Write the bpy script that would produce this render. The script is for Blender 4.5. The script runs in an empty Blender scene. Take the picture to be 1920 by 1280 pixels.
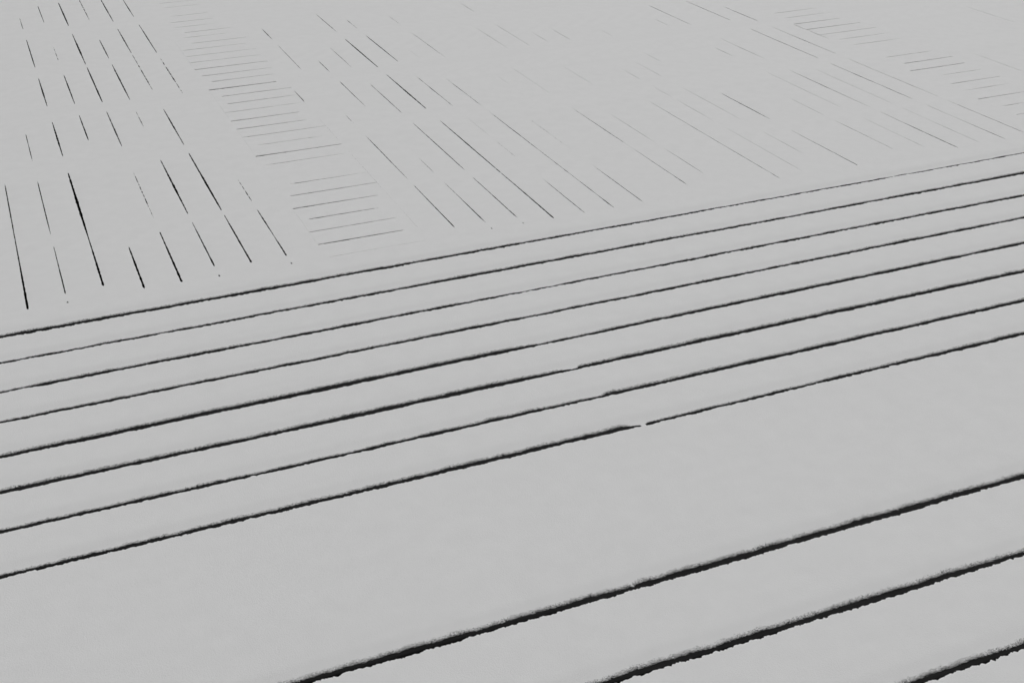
import bpy, math
import numpy as np
from mathutils import Matrix

scene = bpy.context.scene
H = 2.2                     # camera height above the snow, metres; plan data below is in units of H
SNOW = 0.005                # depth of the snow on the boards

# ---------------------------------------------------------------- camera
PITCH, ROLL, YAW = 0.484729726, -0.0182710765, -0.381350755
cam_data = bpy.data.cameras.new('camera')
cam = bpy.data.objects.new('camera', cam_data)
scene.collection.objects.link(cam)
cam_data.sensor_width = 36.0
cam_data.lens = 36.0 * 2442.91454 / 1920.0
cam_data.clip_start, cam_data.clip_end = 0.05, 2000.0
_R = np.array([1.0, 0.0, 0.0])
_F = np.array([0.0, math.cos(PITCH), -math.sin(PITCH)])
_U = np.array([0.0, math.sin(PITCH), math.cos(PITCH)])
_X = math.cos(ROLL) * _R + math.sin(ROLL) * _U
_Y = -math.sin(ROLL) * _R + math.cos(ROLL) * _U
_B = np.stack([_X, _Y, -_F], axis=1)
_Z = np.array([[math.cos(YAW), -math.sin(YAW), 0], [math.sin(YAW), math.cos(YAW), 0], [0, 0, 1]])
_B = _Z @ _B
cam.matrix_world = Matrix([list(_B[0]) + [0.0], list(_B[1]) + [0.0], list(_B[2]) + [H + SNOW], [0, 0, 0, 1]])
scene.camera = cam

# ---------------------------------------------------------------- overcast sky, soft sun, exposure
SUN_ELEV, SUN_AZ = math.radians(48), math.radians(35)
world = bpy.data.worlds.new('World')
scene.world = world
world.use_nodes = True
wn, wl = world.node_tree.nodes, world.node_tree.links
wn.clear()
sky = wn.new('ShaderNodeTexSky'); sky.sky_type = 'NISHITA'; sky.sun_disc = False
sky.sun_elevation, sky.sun_rotation = SUN_ELEV, SUN_AZ
sky.dust_density, sky.air_density = 4.0, 1.5
grey = wn.new('ShaderNodeRGBToBW')          # black and white photograph: colourless overcast
bg = wn.new('ShaderNodeBackground'); bg.inputs['Strength'].default_value = 0.10
wo = wn.new('ShaderNodeOutputWorld')
wl.new(sky.outputs[0], grey.inputs[0]); wl.new(grey.outputs[0], bg.inputs[0]); wl.new(bg.outputs[0], wo.inputs[0])
sun_data = bpy.data.lights.new('sun', 'SUN')
sun_data.energy, sun_data.angle, sun_data.color = 0.8, math.radians(40), (1.0, 1.0, 1.0)
sun = bpy.data.objects.new('sun', sun_data)
scene.collection.objects.link(sun)
sun.rotation_euler = (math.pi / 2 - SUN_ELEV, 0, math.pi - SUN_AZ)
sun.location = (0, 0, 12)
scene.view_settings.view_transform = 'Standard'
scene.view_settings.look = 'None'
scene.view_settings.gamma = 1.0
scene.view_settings.use_curve_mapping = False
scene.view_settings.exposure = -0.265

# ---------------------------------------------------------------- materials
def new_material(name, colour, rough, spec=0.3):
    m = bpy.data.materials.new(name); m.use_nodes = True
    b = m.node_tree.nodes['Principled BSDF']
    b.inputs['Base Color'].default_value = (*colour, 1); b.inputs['Roughness'].default_value = rough
    b.inputs['Specular IOR Level'].default_value = spec
    return m, m.node_tree.nodes, m.node_tree.links, b

def noise_ramp(N, L, b, scale, lo, hi, detail=5, stretch=None):
    tc = N.new('ShaderNodeTexCoord'); src = tc.outputs['Object']
    if stretch:
        mp = N.new('ShaderNodeMapping'); mp.inputs['Scale'].default_value = stretch
        L.new(src, mp.inputs[0]); src = mp.outputs[0]
    n = N.new('ShaderNodeTexNoise'); n.inputs['Scale'].default_value = scale; n.inputs['Detail'].default_value = detail
    r = N.new('ShaderNodeValToRGB')
    r.color_ramp.elements[0].position, r.color_ramp.elements[1].position = 0.3, 0.7
    r.color_ramp.elements[0].color = (lo, lo, lo, 1); r.color_ramp.elements[1].color = (hi, hi, hi, 1)
    L.new(src, n.inputs['Vector']); L.new(n.outputs['Fac'], r.inputs[0]); L.new(r.outputs[0], b.inputs['Base Color'])
    return tc

snow_mat, N, L, b = new_material('snow', (0.85, 0.85, 0.85), 0.75, 0.25)
tc = noise_ramp(N, L, b, 14, 0.836, 0.862, 12)
gn = N.new('ShaderNodeTexNoise'); gn.inputs['Scale'].default_value = 330; gn.inputs['Detail'].default_value = 3
bp = N.new('ShaderNodeBump'); bp.inputs['Strength'].default_value = 0.25; bp.inputs['Distance'].default_value = 0.004
L.new(tc.outputs['Object'], gn.inputs['Vector']); L.new(gn.outputs['Fac'], bp.inputs['Height']); L.new(bp.outputs[0], b.inputs['Normal'])
timber_x, N, L, b = new_material('wet_timber_grain_along_x', (0.02, 0.02, 0.02), 0.8, 0.1)
noise_ramp(N, L, b, 60, 0.014, 0.028, 6, (0.05, 1, 1))
timber_y, N, L, b = new_material('wet_timber_grain_along_y', (0.02, 0.02, 0.02), 0.8, 0.1)
noise_ramp(N, L, b, 60, 0.014, 0.028, 6, (1, 0.05, 1))
soil_mat, N, L, b = new_material('damp_soil', (0.03, 0.03, 0.03), 0.9, 0.1)
noise_ramp(N, L, b, 25, 0.015, 0.04)

# ---------------------------------------------------------------- measured plan (units of H, slit widths in mm)
# along-the-board slits: gap index -> (near end, far end, width, broken into dots?)
LENGTH_SLITS = {
  8: [(2.219, 2.53, 6.51, 0), (2.51, 2.558, 2.45, 0), (2.538, 2.894, 4.09, 0)],
  9: [(2.217, 2.225, 6.0, 0), (2.258, 2.491, 4.16, 0), (2.554, 2.876, 3.02, 0), (3.025, 3.225, 3.13, 0)],
  10: [(2.263, 2.523, 6.87, 0), (2.503, 2.547, 4.12, 0), (2.527, 2.907, 9.02, 0), (3.021, 3.298, 5.93, 0), (3.433, 3.718, 5.39, 0), (3.825, 4.157, 5.26, 0), (4.294, 4.447, 2.84, 1)],
  11: [(2.222, 2.428, 7.34, 0), (3.11, 3.331, 4.5, 0), (3.423, 3.72, 5.21, 0), (3.864, 4.028, 2.0, 1), (4.356, 4.595, 3.72, 0)],
  12: [(2.22, 2.481, 7.63, 0), (2.561, 2.845, 2.0, 1), (3.036, 3.328, 4.58, 0), (3.411, 3.769, 6.96, 0), (3.798, 4.168, 6.92, 0), (4.275, 4.616, 7.6, 0)],
  13: [(2.219, 2.227, 6.0, 0), (2.264, 2.502, 5.16, 0), (2.548, 2.905, 6.5, 0), (3.158, 3.294, 2.09, 1), (3.399, 3.766, 5.86, 0), (3.833, 4.059, 5.66, 0), (4.327, 4.62, 3.15, 1)],
  14: [(2.255, 2.514, 6.55, 0), (2.538, 2.925, 7.0, 0), (2.985, 3.289, 5.43, 0), (3.472, 3.837, 3.08, 1), (3.862, 4.168, 5.19, 0), (4.268, 4.595, 6.05, 0)],
  15: [(2.218, 2.226, 6.0, 0), (2.257, 2.375, 4.93, 0), (2.355, 2.403, 2.31, 0), (2.383, 2.51, 3.85, 0), (2.564, 2.708, 2.18, 1), (3.408, 3.765, 3.14, 1), (3.827, 4.194, 4.59, 0), (4.303, 4.561, 5.01, 0)],
  16: [(2.28, 2.47, 0.21, 1), (2.837, 3.045, 0.15, 1), (3.115, 3.4, 0.17, 1), (3.609, 3.939, 0.26, 1)],
  17: [(2.285, 2.422, 0.15, 1), (2.422, 2.774, 0.16, 1), (2.869, 3.044, 0.21, 1), (3.184, 3.292, 2.99, 0)],
  18: [(2.262, 2.507, 3.68, 0), (2.555, 2.863, 2.36, 0), (2.977, 3.041, 1.1, 0), (3.485, 3.765, 1.7, 0), (3.83, 3.973, 2.71, 0)],
  19: [(2.217, 2.225, 6.0, 0), (2.259, 2.501, 2.55, 0), (2.561, 2.666, 0.85, 0), (3.09, 3.332, 2.4, 0), (3.426, 3.549, 2.13, 0)],
  20: [(2.215, 2.223, 6.0, 0), (2.259, 2.498, 3.64, 0), (2.559, 2.906, 3.3, 0), (2.997, 3.27, 2.04, 0), (3.44, 3.672, 1.8, 0)],
  21: [(2.217, 2.519, 5.83, 0), (2.499, 2.539, 3.17, 0), (2.519, 2.902, 5.29, 0), (3.003, 3.337, 5.98, 0), (3.408, 3.745, 6.57, 0), (3.828, 4.084, 2.54, 0)],
  22: [(2.219, 2.425, 2.12, 0), (2.579, 2.71, 0.58, 0), (2.752, 2.886, 0.61, 0), (3.001, 3.279, 2.64, 0), (3.443, 3.754, 5.39, 0), (3.841, 3.968, 2.09, 0)],
  23: [(2.22, 2.456, 2.95, 0), (2.436, 2.476, 1.46, 0), (2.456, 2.907, 2.43, 0), (2.973, 3.227, 1.81, 0), (3.444, 3.55, 0.5, 0)],
  24: [(2.22, 2.454, 2.68, 0), (2.561, 2.833, 0.85, 1), (3.428, 3.729, 1.58, 0), (3.836, 3.952, 1.4, 0)],
  25: [(3.11, 3.194, 0.74, 0)],
  26: [(2.271, 2.528, 1.68, 0), (2.553, 2.854, 2.06, 0), (2.988, 3.248, 0.76, 0)],
  27: [(2.315, 2.491, 1.31, 0), (2.542, 2.77, 0.94, 0), (3.439, 3.69, 1.16, 0)],
  28: [(3.012, 3.204, 0.81, 0), (3.435, 3.697, 1.21, 0), (3.878, 4.031, 1.31, 0)],
  29: [(2.218, 2.266, 2.24, 0), (2.246, 2.293, 1.34, 0), (2.273, 2.817, 2.43, 0), (3.449, 3.576, 1.23, 0)],
  30: [(2.24, 2.351, 0.71, 0), (2.27, 2.557, 0.73, 0), (2.627, 2.791, 0.79, 0), (2.83, 2.921, 0.83, 0), (2.995, 3.107, 0.86, 0), (3.434, 3.58, 1.27, 0)],
  31: [(2.328, 2.497, 0.76, 0), (2.595, 2.89, 0.83, 0), (2.995, 3.147, 1.19, 0)],
  32: [(2.217, 2.473, 3.07, 0), (2.575, 2.798, 3.93, 0), (3.122, 3.239, 0.95, 0), (3.426, 3.506, 1.01, 0)],
  34: [(2.275, 2.497, 1.94, 0), (2.545, 2.688, 1.47, 0)],
  35: [(2.257, 2.483, 0.86, 0), (2.575, 2.914, 0.94, 0), (3.082, 3.188, 1.38, 0), (3.456, 3.552, 1.12, 0)],
  36: [(2.223, 2.503, 3.53, 0), (2.548, 2.902, 2.26, 0), (3.024, 3.267, 1.78, 0), (3.439, 3.723, 2.35, 0)],
  37: [(2.225, 2.511, 0.91, 0), (2.549, 2.873, 1.0, 0)],
  38: [(2.221, 2.502, 2.82, 0), (2.562, 2.908, 3.1, 0), (2.972, 3.318, 3.41, 0), (3.441, 3.717, 3.33, 0)],
  39: [(2.235, 2.516, 2.6, 0), (2.541, 2.932, 1.78, 0), (2.98, 3.318, 2.35, 0), (3.398, 3.588, 3.79, 0)],
  40: [(3.123, 3.243, 2.44, 0), (3.223, 3.263, 1.46, 0), (3.243, 3.312, 3.32, 0)],
  42: [(2.625, 2.829, 0.99, 0)],
  47: [(3.048, 3.263, 1.24, 0)],
}
LEFT_RUNGS = [(32, 4.451, 0.562, 0.674, 2.04), (31, 4.382, 0.565, 0.669, 1.65), (29, 4.255, 0.566, 0.671, 1.57), (28, 4.172, 0.552, 0.672, 2.12), (27, 4.104, 0.553, 0.668, 1.77), (26, 4.03, 0.565, 0.699, 2.43), (25, 3.969, 0.559, 0.685, 1.39), (24, 3.895, 0.57, 0.718, 2.03), (23, 3.826, 0.533, 0.697, 1.83), (22, 3.755, 0.531, 0.712, 1.9), (21, 3.685, 0.525, 0.713, 1.84), (20, 3.61, 0.519, 0.723, 3.55), (19, 3.539, 0.528, 0.71, 2.86), (18, 3.474, 0.536, 0.703, 2.77), (17, 3.4, 0.518, 0.693, 5.35), (16, 3.329, 0.542, 0.722, 3.1), (15, 3.259, 0.536, 0.716, 2.49), (14, 3.189, 0.519, 0.702, 1.44), (13, 3.115, 0.515, 0.684, 3.23), (12, 3.047, 0.522, 0.684, 3.12), (11, 2.981, 0.529, 0.717, 2.15), (10, 2.911, 0.547, 0.681, 1.65), (9, 2.836, 0.516, 0.713, 4.75), (8, 2.77, 0.537, 0.702, 0.99), (6, 2.63, 0.561, 0.703, 1.76), (5, 2.561, 0.536, 0.721, 2.69), (4, 2.488, 0.521, 0.701, 2.89), (3, 2.419, 0.54, 0.673, 3.06), (2, 2.353, 0.514, 0.69, 2.34), (1, 2.286, 0.521, 0.685, 3.92), (0, 2.219, 0.527, 0.712, 0.64)]
RIGHT_RUNGS = [(18, 3.453, 2.296, 2.429, 2.56), (17, 3.388, 2.288, 2.456, 1.86), (16, 3.314, 2.267, 2.424, 4.19), (15, 3.244, 2.267, 2.453, 4.06), (14, 3.176, 2.268, 2.453, 2.24), (13, 3.109, 2.295, 2.46, 2.17), (12, 3.043, 2.291, 2.455, 1.58), (10, 2.897, 2.303, 2.434, 2.44), (9, 2.826, 2.296, 2.461, 3.76), (8, 2.761, 2.27, 2.441, 4.53), (7, 2.693, 2.317, 2.438, 1.31), (6, 2.62, 2.296, 2.435, 2.94), (5, 2.559, 2.284, 2.413, 1.62), (4, 2.487, 2.264, 2.403, 2.71), (3, 2.417, 2.284, 2.4, 1.86), (2, 2.35, 2.258, 2.319, 1.42)]
PLANK_GAPS = [
  (2.1245, 0.00146, [(-0.074, 22.7), (0.164, 23.5), (0.498, 19.7), (0.769, 17.9), (0.9, 15.6), (1.072, 11.7), (1.251, 9.8), (1.426, 8.9), (1.609, 6.8), (1.773, 4.1), (1.943, 4.7), (2.09, 8.4)]),
  (2.028, -0.00092, [(-0.079, 10.5), (0.089, 13.0), (0.266, 14.2), (0.452, 16.0), (0.65, 16.9), (0.721, 19.9), (0.858, 18.4), (1.08, 17.9), (1.219, 16.2), (1.438, 13.5), (1.696, 16.1), (1.971, 22.2)]),
  (1.9267, -0.00071, [(-0.084, 11.6), (-0.005, 17.7), (0.16, 18.2), (0.29, 16.5), (0.353, 10.8), (0.472, 16.9), (0.664, 15.2), (0.733, 11.0), (0.815, 8.9), (0.92, 10.8), (1.138, 14.0), (1.371, 14.4), (1.619, 16.8), (1.883, 15.4)]),
  (1.8315, -0.00014, [(-0.09, 14.3), (0.065, 15.4), (0.296, 16.0), (0.582, 17.9), (0.715, 16.3), (0.755, 12.3), (0.875, 16.7), (0.978, 13.5), (1.24, 14.0), (1.547, 18.3), (1.801, 16.5)]),
  (1.73, 0.00131, [(-0.095, 19.6), (0.053, 20.8), (0.209, 24.1), (0.273, 21.6), (0.459, 25.9), (0.62, 24.0), (0.694, 18.6), (0.75, 11.3), (0.779, 11.3), (0.877, 15.3), (1.134, 15.9), (1.471, 16.7), (1.715, 15.1)]),
  (1.6347, -0.00142, [(-0.1, 18.0), (0.078, 19.2), (0.252, 16.6), (0.348, 20.1), (0.514, 23.3), (0.645, 20.4), (0.735, 13.8), (0.759, 4.9), (0.767, 5.6), (0.774, 15.7), (0.974, 21.5), (1.178, 18.5), (1.628, 19.8)]),
  (1.5387, -0.00054, [(-0.105, 13.6), (0.1, 14.8), (0.231, 12.2), (0.4, 12.6), (0.564, 16.0), (0.649, 15.6), (0.746, 9.5), (0.765, 8.0), (0.774, 19.2), (0.92, 17.0), (1.116, 16.9), (1.546, 16.2)]),
  (1.4398, 0.00078, [(-0.111, 12.3), (0.153, 15.6), (0.37, 16.8), (0.574, 18.3), (0.691, 21.5), (0.752, 23.2), (0.767, 10.2), (0.779, 4.1), (0.782, 0.0), (0.786, 0.0), (0.793, 9.4), (0.865, 12.4), (0.957, 10.8), (1.149, 13.0), (1.301, 15.9), (1.461, 16.3)]),
  (1.1045, 0.0048, [(0.183, 16.3), (0.269, 18.5), (0.397, 18.1), (0.534, 18.6), (0.596, 15.9), (0.6, 9.9), (0.606, 19.9), (0.785, 19.6), (0.997, 20.5), (1.172, 14.5)]),
  (0.9702, 0.00443, [(0.483, 16.5), (0.589, 18.6), (0.633, 15.3), (0.64, 18.8), (0.743, 19.2), (0.894, 18.0), (0.973, 18.3), (1.055, 14.0)]),
  (0.8386, 0.0, [(0.819, 16.5), (0.898, 18.3), (0.951, 17.0)]),
]
LEFT_X = [-0.5596, -0.4924, -0.4252, -0.358, -0.2908, -0.2236, -0.1564, -0.0892, -0.022, 0.045, 0.112, 0.179, 0.246, 0.314, 0.381, 0.449, 0.517]
MIDDLE_X = [0.72, 0.787, 0.852, 0.919, 0.985, 1.053, 1.119, 1.187, 1.252, 1.317, 1.382, 1.45, 1.515, 1.583, 1.647, 1.712, 1.78, 1.846, 1.918, 1.983, 2.05, 2.118, 2.188, 2.262]
RIGHT_X = [2.462, 2.5292, 2.5964, 2.6636, 2.7308, 2.798, 2.8652, 2.9324, 2.9996, 3.0668, 3.134, 3.2012, 3.2684, 3.3356, 3.4028, 3.47, 3.5372]
TOP_Y = 4.90                # far end of the lengthwise boards
DECK_Y = 2.219              # where the boards end at the long planks
RUNG = 0.0697               # pitch of the cross boards

# ---------------------------------------------------------------- helpers
def hash2(ix, iy, seed):
    n = (ix.astype(np.int64) * 374761393 + iy.astype(np.int64) * 668265263 + seed * 974634777) & 0x7fffffff
    n = ((n ^ (n >> 13)) * 1274126177) & 0x7fffffff
    n = n ^ (n >> 16)
    return (n & 0xffff) / 65535.0

def vnoise(x, y, seed=0):
    x, y = np.broadcast_arrays(np.asarray(x, float), np.asarray(y, float))
    ix, iy = np.floor(x), np.floor(y)
    fx, fy = x - ix, y - iy
    fx, fy = fx * fx * (3 - 2 * fx), fy * fy * (3 - 2 * fy)
    a, c = hash2(ix, iy, seed), hash2(ix + 1, iy, seed)
    d, e = hash2(ix, iy + 1, seed), hash2(ix + 1, iy + 1, seed)
    return (a * (1 - fx) + c * fx) * (1 - fy) + (d * (1 - fx) + e * fx) * fy

def smooth(t):
    t = np.clip(t, 0, 1)
    return t * t * (3 - 2 * t)

def swell(x, y):            # gentle unevenness of the snow, the same function everywhere so seams meet (metres)
    return 0.0010 * (vnoise(x * 2.3, y * 2.3, 5) - 0.5) + 0.0005 * (vnoise(x * 9, y * 9, 6) - 0.5)

def mesh_obj(name, V, F, mat, parent, smooth_faces=None):
    V = np.asarray(V, np.float32); F = np.asarray(F, np.int32)
    me = bpy.data.meshes.new(name)
    me.vertices.add(len(V)); me.vertices.foreach_set('co', V.ravel())
    me.loops.add(F.size); me.loops.foreach_set('vertex_index', F.ravel())
    me.polygons.add(len(F)); me.polygons.foreach_set('loop_start', np.arange(len(F), dtype=np.int32) * 4)
    if smooth_faces is not None:
        me.polygons.foreach_set('use_smooth', smooth_faces)
    me.update(calc_edges=True); me.validate()
    me.materials.append(mat)
    o = bpy.data.objects.new(name, me)
    scene.collection.objects.link(o)
    if parent: o.parent = parent
    return o

def grid_faces(n, m, off=0):
    i, j = np.meshgrid(np.arange(n - 1), np.arange(m - 1), indexing='ij')
    a = (i * m + j).ravel() + off
    return np.stack([a, a + m, a + m + 1, a + 1], axis=1)

def snow_mesh(name, X, Y, Z, parent, keep=None, skirts=('a0', 'a1', 'b0', 'b1'), floor=0.0005, under=None):
    """one sheet of snow from a grid of points, with its own side walls down to the timber"""
    n, m = X.shape
    V = [np.stack([X.ravel(), Y.ravel(), Z.ravel()], axis=1)]
    F = grid_faces(n, m)
    if keep is not None: F = F[keep.ravel()]
    sm = np.ones(len(F), bool); Fs = [F]; off = n * m
    rows = {'a0': (X[0], Y[0], Z[0]), 'a1': (X[-1], Y[-1], Z[-1]), 'b0': (X[:, 0], Y[:, 0], Z[:, 0]), 'b1': (X[:, -1], Y[:, -1], Z[:, -1])}
    for k in skirts:
        x, y, z = rows[k]; q = len(x)
        V.append(np.stack([x, y, z], axis=1)); 
        ux, uy = under.get(k, (0, 0)) if under else (0, 0)      # the lip of snow overhangs: its side wall is undercut
        V.append(np.stack([x + ux, y + uy, np.full(q, floor)], axis=1))
        i = np.arange(q - 1) + off
        f = np.stack([i, i + 1, i + 1 + q, i + q], axis=1)
        pass
        Fs.append(f); off += 2 * q
    F = np.concatenate(Fs); s = np.zeros(len(F), bool); s[:len(sm)] = sm
    return mesh_obj(name, np.concatenate(V), F, snow_mat, parent, s)

def timber(name, x0, x1, y0, y1, mat, parent, th=0.028, r=0.003):
    """a board with eased long and short edges"""
    xs = [(x0, x1), (x0 + r, x1 - r)]; ys = [(y0, y1), (y0 + r, y1 - r)]
    V = []
    for (k, z) in ((1, -th), (0, -th + r), (0, -r), (1, 0.0)):
        (a, b_), (c, d) = xs[k], ys[k]
        V += [(a, c, z), (b_, c, z), (b_, d, z), (a, d, z)]
    F = [(3, 2, 1, 0), (12, 13, 14, 15)]
    for l in range(3):
        for q in range(4):
            F.append((l * 4 + q, l * 4 + (q + 1) % 4, l * 4 + 4 + (q + 1) % 4, l * 4 + 4 + q))
    return mesh_obj(name, V, F, mat, parent)

def thing(name, x, y, label, cat, group=None):
    o = bpy.data.objects.new(name, None); scene.collection.objects.link(o)
    o.location = (x, y, 0); o.empty_display_size = 0.1
    o['label'] = label; o['category'] = cat
    if group: o['group'] = group
    return o

def place(o):               # geometry is built in world metres: move it into its thing's space
    p = o.parent
    me = o.data; n = len(me.vertices); co = np.empty(n * 3, np.float32)
    me.vertices.foreach_get('co', co); co = co.reshape(-1, 3) - np.array(p.location, np.float32)
    me.vertices.foreach_set('co', co.ravel()); me.update()

ORD = ['', 'first', 'second', 'third', 'fourth', 'fifth', 'sixth', 'seventh', 'eighth', 'ninth', 'tenth', 'eleventh', 'twelfth',
       'thirteenth', 'fourteenth', 'fifteenth', 'sixteenth', 'seventeenth', 'eighteenth', 'nineteenth', 'twentieth',
       'twenty-first', 'twenty-second', 'twenty-third', 'twenty-fourth', 'twenty-fifth', 'twenty-sixth', 'twenty-seventh',
       'twenty-eighth', 'twenty-ninth', 'thirtieth', 'thirty-first', 'thirty-second', 'thirty-third', 'thirty-fourth',
       'thirty-fifth', 'thirty-sixth', 'thirty-seventh', 'thirty-eighth', 'thirty-ninth', 'fortieth']

def open_width(wmm):        # a hair-thin slit is lit by its own snow walls: it has to be a little wider to read as dark
    return wmm * (1.0 + SLIT_GAIN * math.exp(-wmm / 2.5))
SLIT_GAIN = 0.75

def slit(a, segs, seed):
    """open width (m) of the slit in the snow at positions a (units of H) along a gap"""
    w = np.zeros(len(a))
    for (a0, a1, wmm, dots) in segs:
        if wmm < 4 and a1 - a0 > 0.05: a0, a1 = a0 - 0.008, a1 + 0.008
        tap = min(0.030 if wmm < 3 else 0.014 if wmm < 4 else 0.006, (a1 - a0) * 0.3)
        if a1 - a0 < 0.01: tap = 0.001
        env = np.clip((a - a0) / tap, 0, 1) * np.clip((a1 - a) / tap, 0, 1)
        tt = np.clip((a - a0) / (a1 - a0), 0, 1)
        slow = (1.25 - 0.7 * tt) if a0 < 2.3 else (0.55 + 0.6 * np.sin(math.pi * tt) ** 0.8)
        slow = slow * (0.80 + 0.4 * vnoise(a * 14, seed + a0 * 31, 11)) if wmm > 3.2 else slow * (0.50 + 1.0 * vnoise(a * 20, seed + a0 * 31, 11))
        fine = 0.75 + 0.5 * vnoise(a * 130, seed + a0 * 17, 12)
        if dots: fine = fine * (0.12 + smooth((vnoise(a * 110, seed + 3.3 + a0 * 9, 13) - 0.22) / 0.3) * 1.1)
        elif a1 - a0 > 0.05:     # the ends of a slit are half snowed in
            dist = np.minimum(a - a0, a1 - a) / (0.010 + 0.030 * vnoise(np.array(a0 * 77), seed, 14))
            fine = fine * smooth((vnoise(a * 150, seed + a0 * 5, 15) - 0.22 + np.clip(dist, 0, 1) * 0.6) / 0.4)
        w = np.maximum(w, open_width(wmm) * 1e-3 * env * slow * fine)
    return w

EDGE_D = np.array([0, 0.0015, 0.004, 0.008, 0.013, 0.019, 0.027])

def board_snow(name, a, lo, hi, wlo, whi, along, parent, full_lo=False, full_hi=False, seed=0):
    """snow on a thin board: a = positions along (m), lo/hi = centre lines of the gaps beside it (m), w = open widths (m)"""
    n = len(a)
    jl = (vnoise(a * 90, seed, 21) - 0.5) * 0.0012 * np.clip(wlo / 0.002, 0, 1)
    jh = (vnoise(a * 90, seed + 7.7, 22) - 0.5) * 0.0012 * np.clip(whi / 0.002, 0, 1)
    e0 = lo + np.maximum(wlo * (1.0 if full_lo else 0.5) + jl, 0)
    e1 = hi - np.maximum(whi * (1.0 if full_hi else 0.5) + jh, 0)
    m = len(EDGE_D) * 2
    C = np.empty((n, m)); S = np.zeros((n, m))
    sl, sh = np.minimum(0.0008, wlo * 0.1), np.minimum(0.0008, whi * 0.1)
    for k, d in enumerate(EDGE_D):
        C[:, k] = e0 + d; C[:, m - 1 - k] = e1 - d
        f = 1 - smooth(np.array([d / EDGE_D[-1]]))[0] ** 0.6
        S[:, k] = sl * f; S[:, m - 1 - k] = sh * f
    A = np.repeat(a[:, None], m, 1)
    if along == 'y':  X, Y = C, A
    else:             X, Y = A, C
    Z = SNOW + swell(X, Y) - S
    if along == 'y':   # keep face winding up
        X, Y, Z = X[::-1], Y[::-1], Z[::-1]
    u = 0.004
    return snow_mesh(name, X, Y, Z, parent, under={'b0': (u, 0), 'b1': (-u, 0)} if along == 'y' else {'b0': (0, u), 'b1': (0, -u)})

def along_grid(a0, a1, step):
    return np.linspace(a0, a1, max(2, int(round((a1 - a0) / step)) + 1))

# ---------------------------------------------------------------- ground under and around the deck
GX0, GX1, GY0, GY1 = LEFT_X[0] * H, RIGHT_X[-1] * H, 0.35 * H, TOP_Y * H
V, F = [], []
for (x0, x1, y0, y1) in ((-160, GX0, -160, 160), (GX1, 160, -160, 160), (GX0, GX1, -160, GY0), (GX0, GX1, GY1, 160)):
    k = len(V); V += [(x0, y0, -0.16), (x1, y0, -0.16), (x1, y1, -0.16), (x0, y1, -0.16)]; F.append((k, k + 1, k + 2, k + 3))
ground = mesh_obj('ground', V, F, snow_mat, None); ground['kind'] = 'structure'
soil = mesh_obj('soil', [(GX0, GY0, -0.18), (GX1, GY0, -0.18), (GX1, GY1, -0.18), (GX0, GY1, -0.18)], [(0, 1, 2, 3)], soil_mat, None)
soil['kind'] = 'structure'

# ---------------------------------------------------------------- lengthwise deck boards
GAP = 0.0025                # half the timber gap
ya = np.concatenate([np.linspace(DECK_Y, 4.70, 1500), np.linspace(4.70, TOP_Y, 10)[1:]])
base = {'left': 0, 'middle': len(LEFT_X), 'right': len(LEFT_X) + len(MIDDLE_X)}
def lengthwise(section, xs, first, last, label):
    n = last - first
    for k in range(first, last):
        g = base[section] + k
        lo, hi = xs[k] * H, xs[k + 1] * H
        wl_ = slit(ya, LENGTH_SLITS.get(g, []), g * 1.37)
        wh_ = slit(ya, LENGTH_SLITS.get(g + 1, []), (g + 1) * 1.37)
        t = thing('deck_board', (lo + hi) / 2, DECK_Y * H, label(k - first + 1, last - k), 'deck board', 'lengthwise boards of the deck')
        place(board_snow('snow_cover', ya * H, lo, hi, wl_, wh_, 'y', t, full_lo=(k == 0 and section != 'left'),
                         full_hi=(k == len(xs) - 2 and section != 'right'), seed=g))
        place(timber('timber', lo + GAP, hi - GAP, DECK_Y * H + GAP, TOP_Y * H, timber_y, t))

lengthwise('left', LEFT_X, 0, len(LEFT_X) - 1,
           lambda i, j: 'snow-covered lengthwise deck board, %s to the left of the left strip of cross boards' % ORD[j])
lengthwise('middle', MIDDLE_X, 0, len(MIDDLE_X) - 1,
           lambda i, j: 'snow-covered lengthwise deck board between the cross-board strips, %s from the %s strip' % ((ORD[i], 'left') if i <= 12 else (ORD[j], 'right')))
lengthwise('right', RIGHT_X, 0, len(RIGHT_X) - 1,
           lambda i, j: 'snow-covered lengthwise deck board, %s to the right of the right strip of cross boards' % ORD[i])

# ---------------------------------------------------------------- the two strips of short cross boards
def cross_strip(x0, x1, rungs, count, side):
    xa = along_grid(x0, x1, 0.0022)
    wid, yy = {}, {}
    for (k, y, a0, a1, wmm) in rungs:
        yy[k] = y; wid[k] = slit(xa, [(a0 - 0.008, a1 + 0.008, wmm * (1.75 if x0 < 1 else 1.35), 0)], k * 2.11 + x0)
    Yk = lambda k: yy.get(k, DECK_Y + RUNG * k) if k > 0 else DECK_Y
    for k in range(count):
        lo, hi = Yk(k) * H, Yk(k + 1) * H
        zero = np.zeros(len(xa))
        t = thing('cross_board', x0 * H, (lo + hi) / 2, 'short snow-covered cross board in the %s strip, %s from its end at the long planks' % (side, ORD[k + 1]),
                  'cross board', 'cross boards of the %s strip' % side)
        place(board_snow('snow_cover', xa * H, lo, hi, wid.get(k, zero), wid.get(k + 1, zero), 'x', t, full_lo=(k == 0), seed=k + 100 * x0))
        place(timber('timber', x0 * H + GAP, x1 * H - GAP, lo + GAP, hi - GAP, timber_x, t))
cross_strip(LEFT_X[-1], MIDDLE_X[0], LEFT_RUNGS, 35, 'left')
cross_strip(MIDDLE_X[-1], RIGHT_X[0], RIGHT_RUNGS, 24, 'right')

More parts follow.
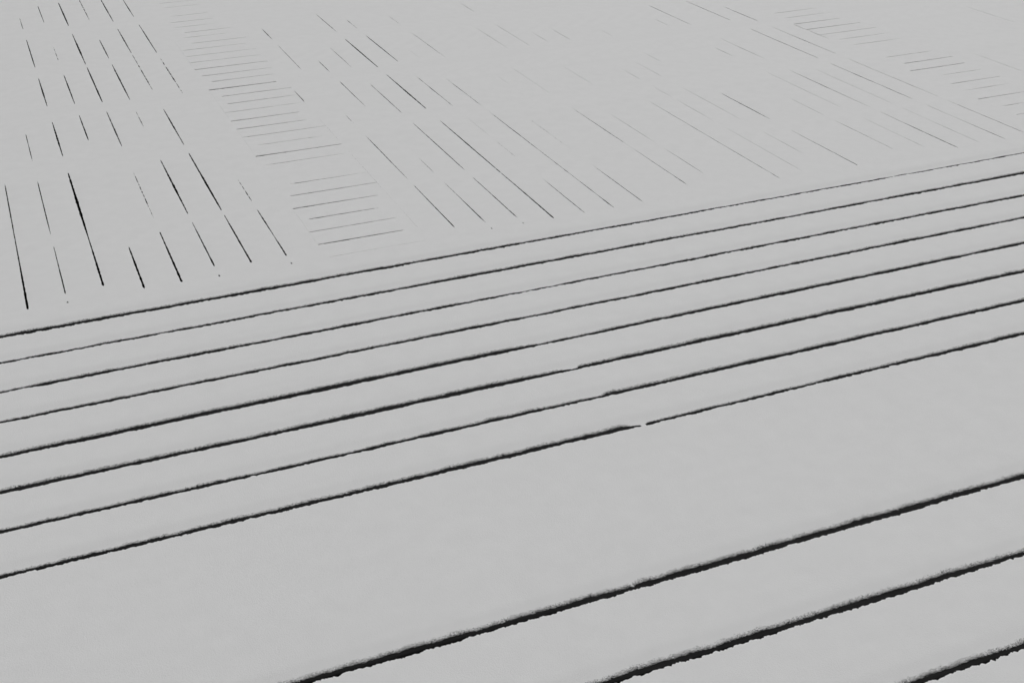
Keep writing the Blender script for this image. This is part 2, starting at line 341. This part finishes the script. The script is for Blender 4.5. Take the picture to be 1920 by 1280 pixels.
# ---------------------------------------------------------------- long planks in front of the deck
W_SCALE = 0.68
FEATHER = 0.021             # over this depth the snow thins out to bare timber (m)
def line_y(i, x):           # far (crisp) snow edge of the plank in front of gap i
    c, m, _ = PLANK_GAPS[i]
    return (c + m * np.clip(x, -0.2, 2.2)) * H
def gap_width(i, x):
    pts = PLANK_GAPS[i][2]
    return np.interp(x, [p[0] for p in pts], [p[1] for p in pts]) * 1e-3 * (0.88 if i < 4 else 1.04 if i < 8 else 1.32)

def crisp_jag(i, xm):       # ragged overhanging lip of snow
    return 0.004 * (vnoise(xm * 9, i * 3.1, 31) - 0.5) + 0.004 * (vnoise(xm * 38, i * 3.1, 32) - 0.5) + 0.006 * (vnoise(xm * 110, i * 3.1, 33) - 0.5) + 0.0045 * (vnoise(xm * 300, i * 3.1, 34) - 0.5)

def plank(i_far, i_near, xl, xr, name, label, cat, group, back=None, front=None):
    """i_far: gap beyond the plank (None: it meets the deck), i_near: gap on the camera's side (None: out of the picture)"""
    dx, dy = (0.0008, 0.0008) if i_near is not None and i_near > 7 else (0.0012, 0.0011)
    xs = np.concatenate([along_grid(xl[0], xl[1], 0.012)[:-1], along_grid(xl[1], xr[0], dx / H), along_grid(xr[0], xr[1], 0.012)[1:]])
    xm = xs * H; n = len(xs)
    if i_far is None: far = np.full(n, back * H)
    else:             far = line_y(i_far, xs) + crisp_jag(i_far, xm)
    if i_near is None:
        near = np.full(n, front * H); T = np.array([0.0, 0.03, 0.06])
    else:
        near = line_y(i_near, xs)
        T = np.concatenate([np.arange(0.0, 0.068, dy), [0.070, 0.078, 0.09]])
    cols = [near + t for t in T]
    rest = far - cols[-1]
    for f in (0.35, 0.7): cols.append(cols[len(T) - 1] + rest * f)
    for d in (0.016, 0.007, 0.0025, 0.0008, 0.0): cols.append(far - d)
    Y = np.stack(cols, axis=1); X = np.repeat(xm[:, None], Y.shape[1], 1)
    Z = SNOW + swell(X, Y)
    keep = None
    if i_near is not None:
        w = gap_width(i_near, xs)
        par = SNOW * (near / H)
        on = np.clip(w / 0.003, 0, 1)
        FW = np.clip(1.1 * w, 0.006, FEATHER)[:, None]
        D = (w * W_SCALE + par) * on - (1 - on) * 0.03
        D = D + on * (0.005 * (vnoise(xm * 17, i_near, 41) - 0.5) + 0.0025 * (vnoise(xm * 60, i_near, 42) - 0.5))
        d = Y - near[:, None]
        q = (d - D[:, None]) / FW
        # the snow thins to a film of loose grains, each grain lying flat on the timber
        win = np.ones(301) / 301
        Ds = np.convolve(np.pad(np.maximum(D, 0.004), 150, 'edge'), win, 'valid')
        film = 0.0007 + (SNOW - 0.0007) * smooth((d - Ds[:, None]) / 0.07)
        Z = film + swell(X, Y) * np.clip(q, 0, 1)
        g = 0.66 * hash2(np.floor(X / dx), np.floor(d / dy + 0.5), 51) + 0.20 * vnoise(X * 330, Y * 330, 52) + 0.14 * vnoise(X * 110, Y * 110, 53)
        g = np.clip((g - 0.5) * 1.25 + 0.5, 0.01, 0.99)
        on_ = g < np.clip(q, 0, 1) ** 0.74
        keep = on_[:-1, :-1] | (q[:-1, :-1] > 1.0)
    if i_far is not None:       # the lip is softly rounded
        Z[:, -1] -= 0.0010; Z[:, -2] -= 0.0003
    t = thing(name, (xm[0] + xm[-1]) / 2, float(near.mean()), label, cat, group)
    sk = ['a0', 'a1', 'b1'] + (['b0'] if i_near is None else [])
    place(snow_mesh('snow_cover', X, Y, Z, t, keep, sk))
    y0 = float(near.mean()) + (0.006 if i_near is not None else 0.0)
    y1 = float(far.mean()) - (0.004 if i_far is not None else GAP)
    place(timber('timber', xm[0], xm[-1], y0, y1, timber_x, t, 0.04, 0.004))

PL, PG = 'plank', 'long planks in front of the deck'
XL, XR = (-1.0, -0.14), (2.16, 4.0)
plank(None, 0, XL, XR, 'plank', 'long snow-covered border plank touching the ends of the lengthwise deck boards', PL, PG, back=DECK_Y)
for i in range(7):
    lab = 'long narrow snow-covered plank, %s in front of the border plank at the deck' % ORD[i + 1]
    if i == 6: lab = 'long narrow snow-covered plank right behind the wide bare-looking snowy landing'
    plank(i, i + 1, XL, XR, 'plank', lab, PL, PG)
plank(7, 8, (-1.0, -0.17), (1.52, 4.0), 'landing', 'wide snow-covered landing between the narrow and the broader long planks', 'landing', None)
plank(8, 9, (-1.0, 0.12), (1.24, 4.0), 'plank', 'broader snow-covered plank directly in front of the wide landing', PL, PG)
plank(9, 10, (-1.0, 0.44), (1.12, 4.0), 'plank', 'broader snow-covered plank, second in front of the wide landing', PL, PG)
plank(10, None, (-1.0, 0.78), (1.0, 4.0), 'plank', 'nearest broad snow-covered plank, only its far edge showing in the lower right corner', PL, PG, front=0.35)
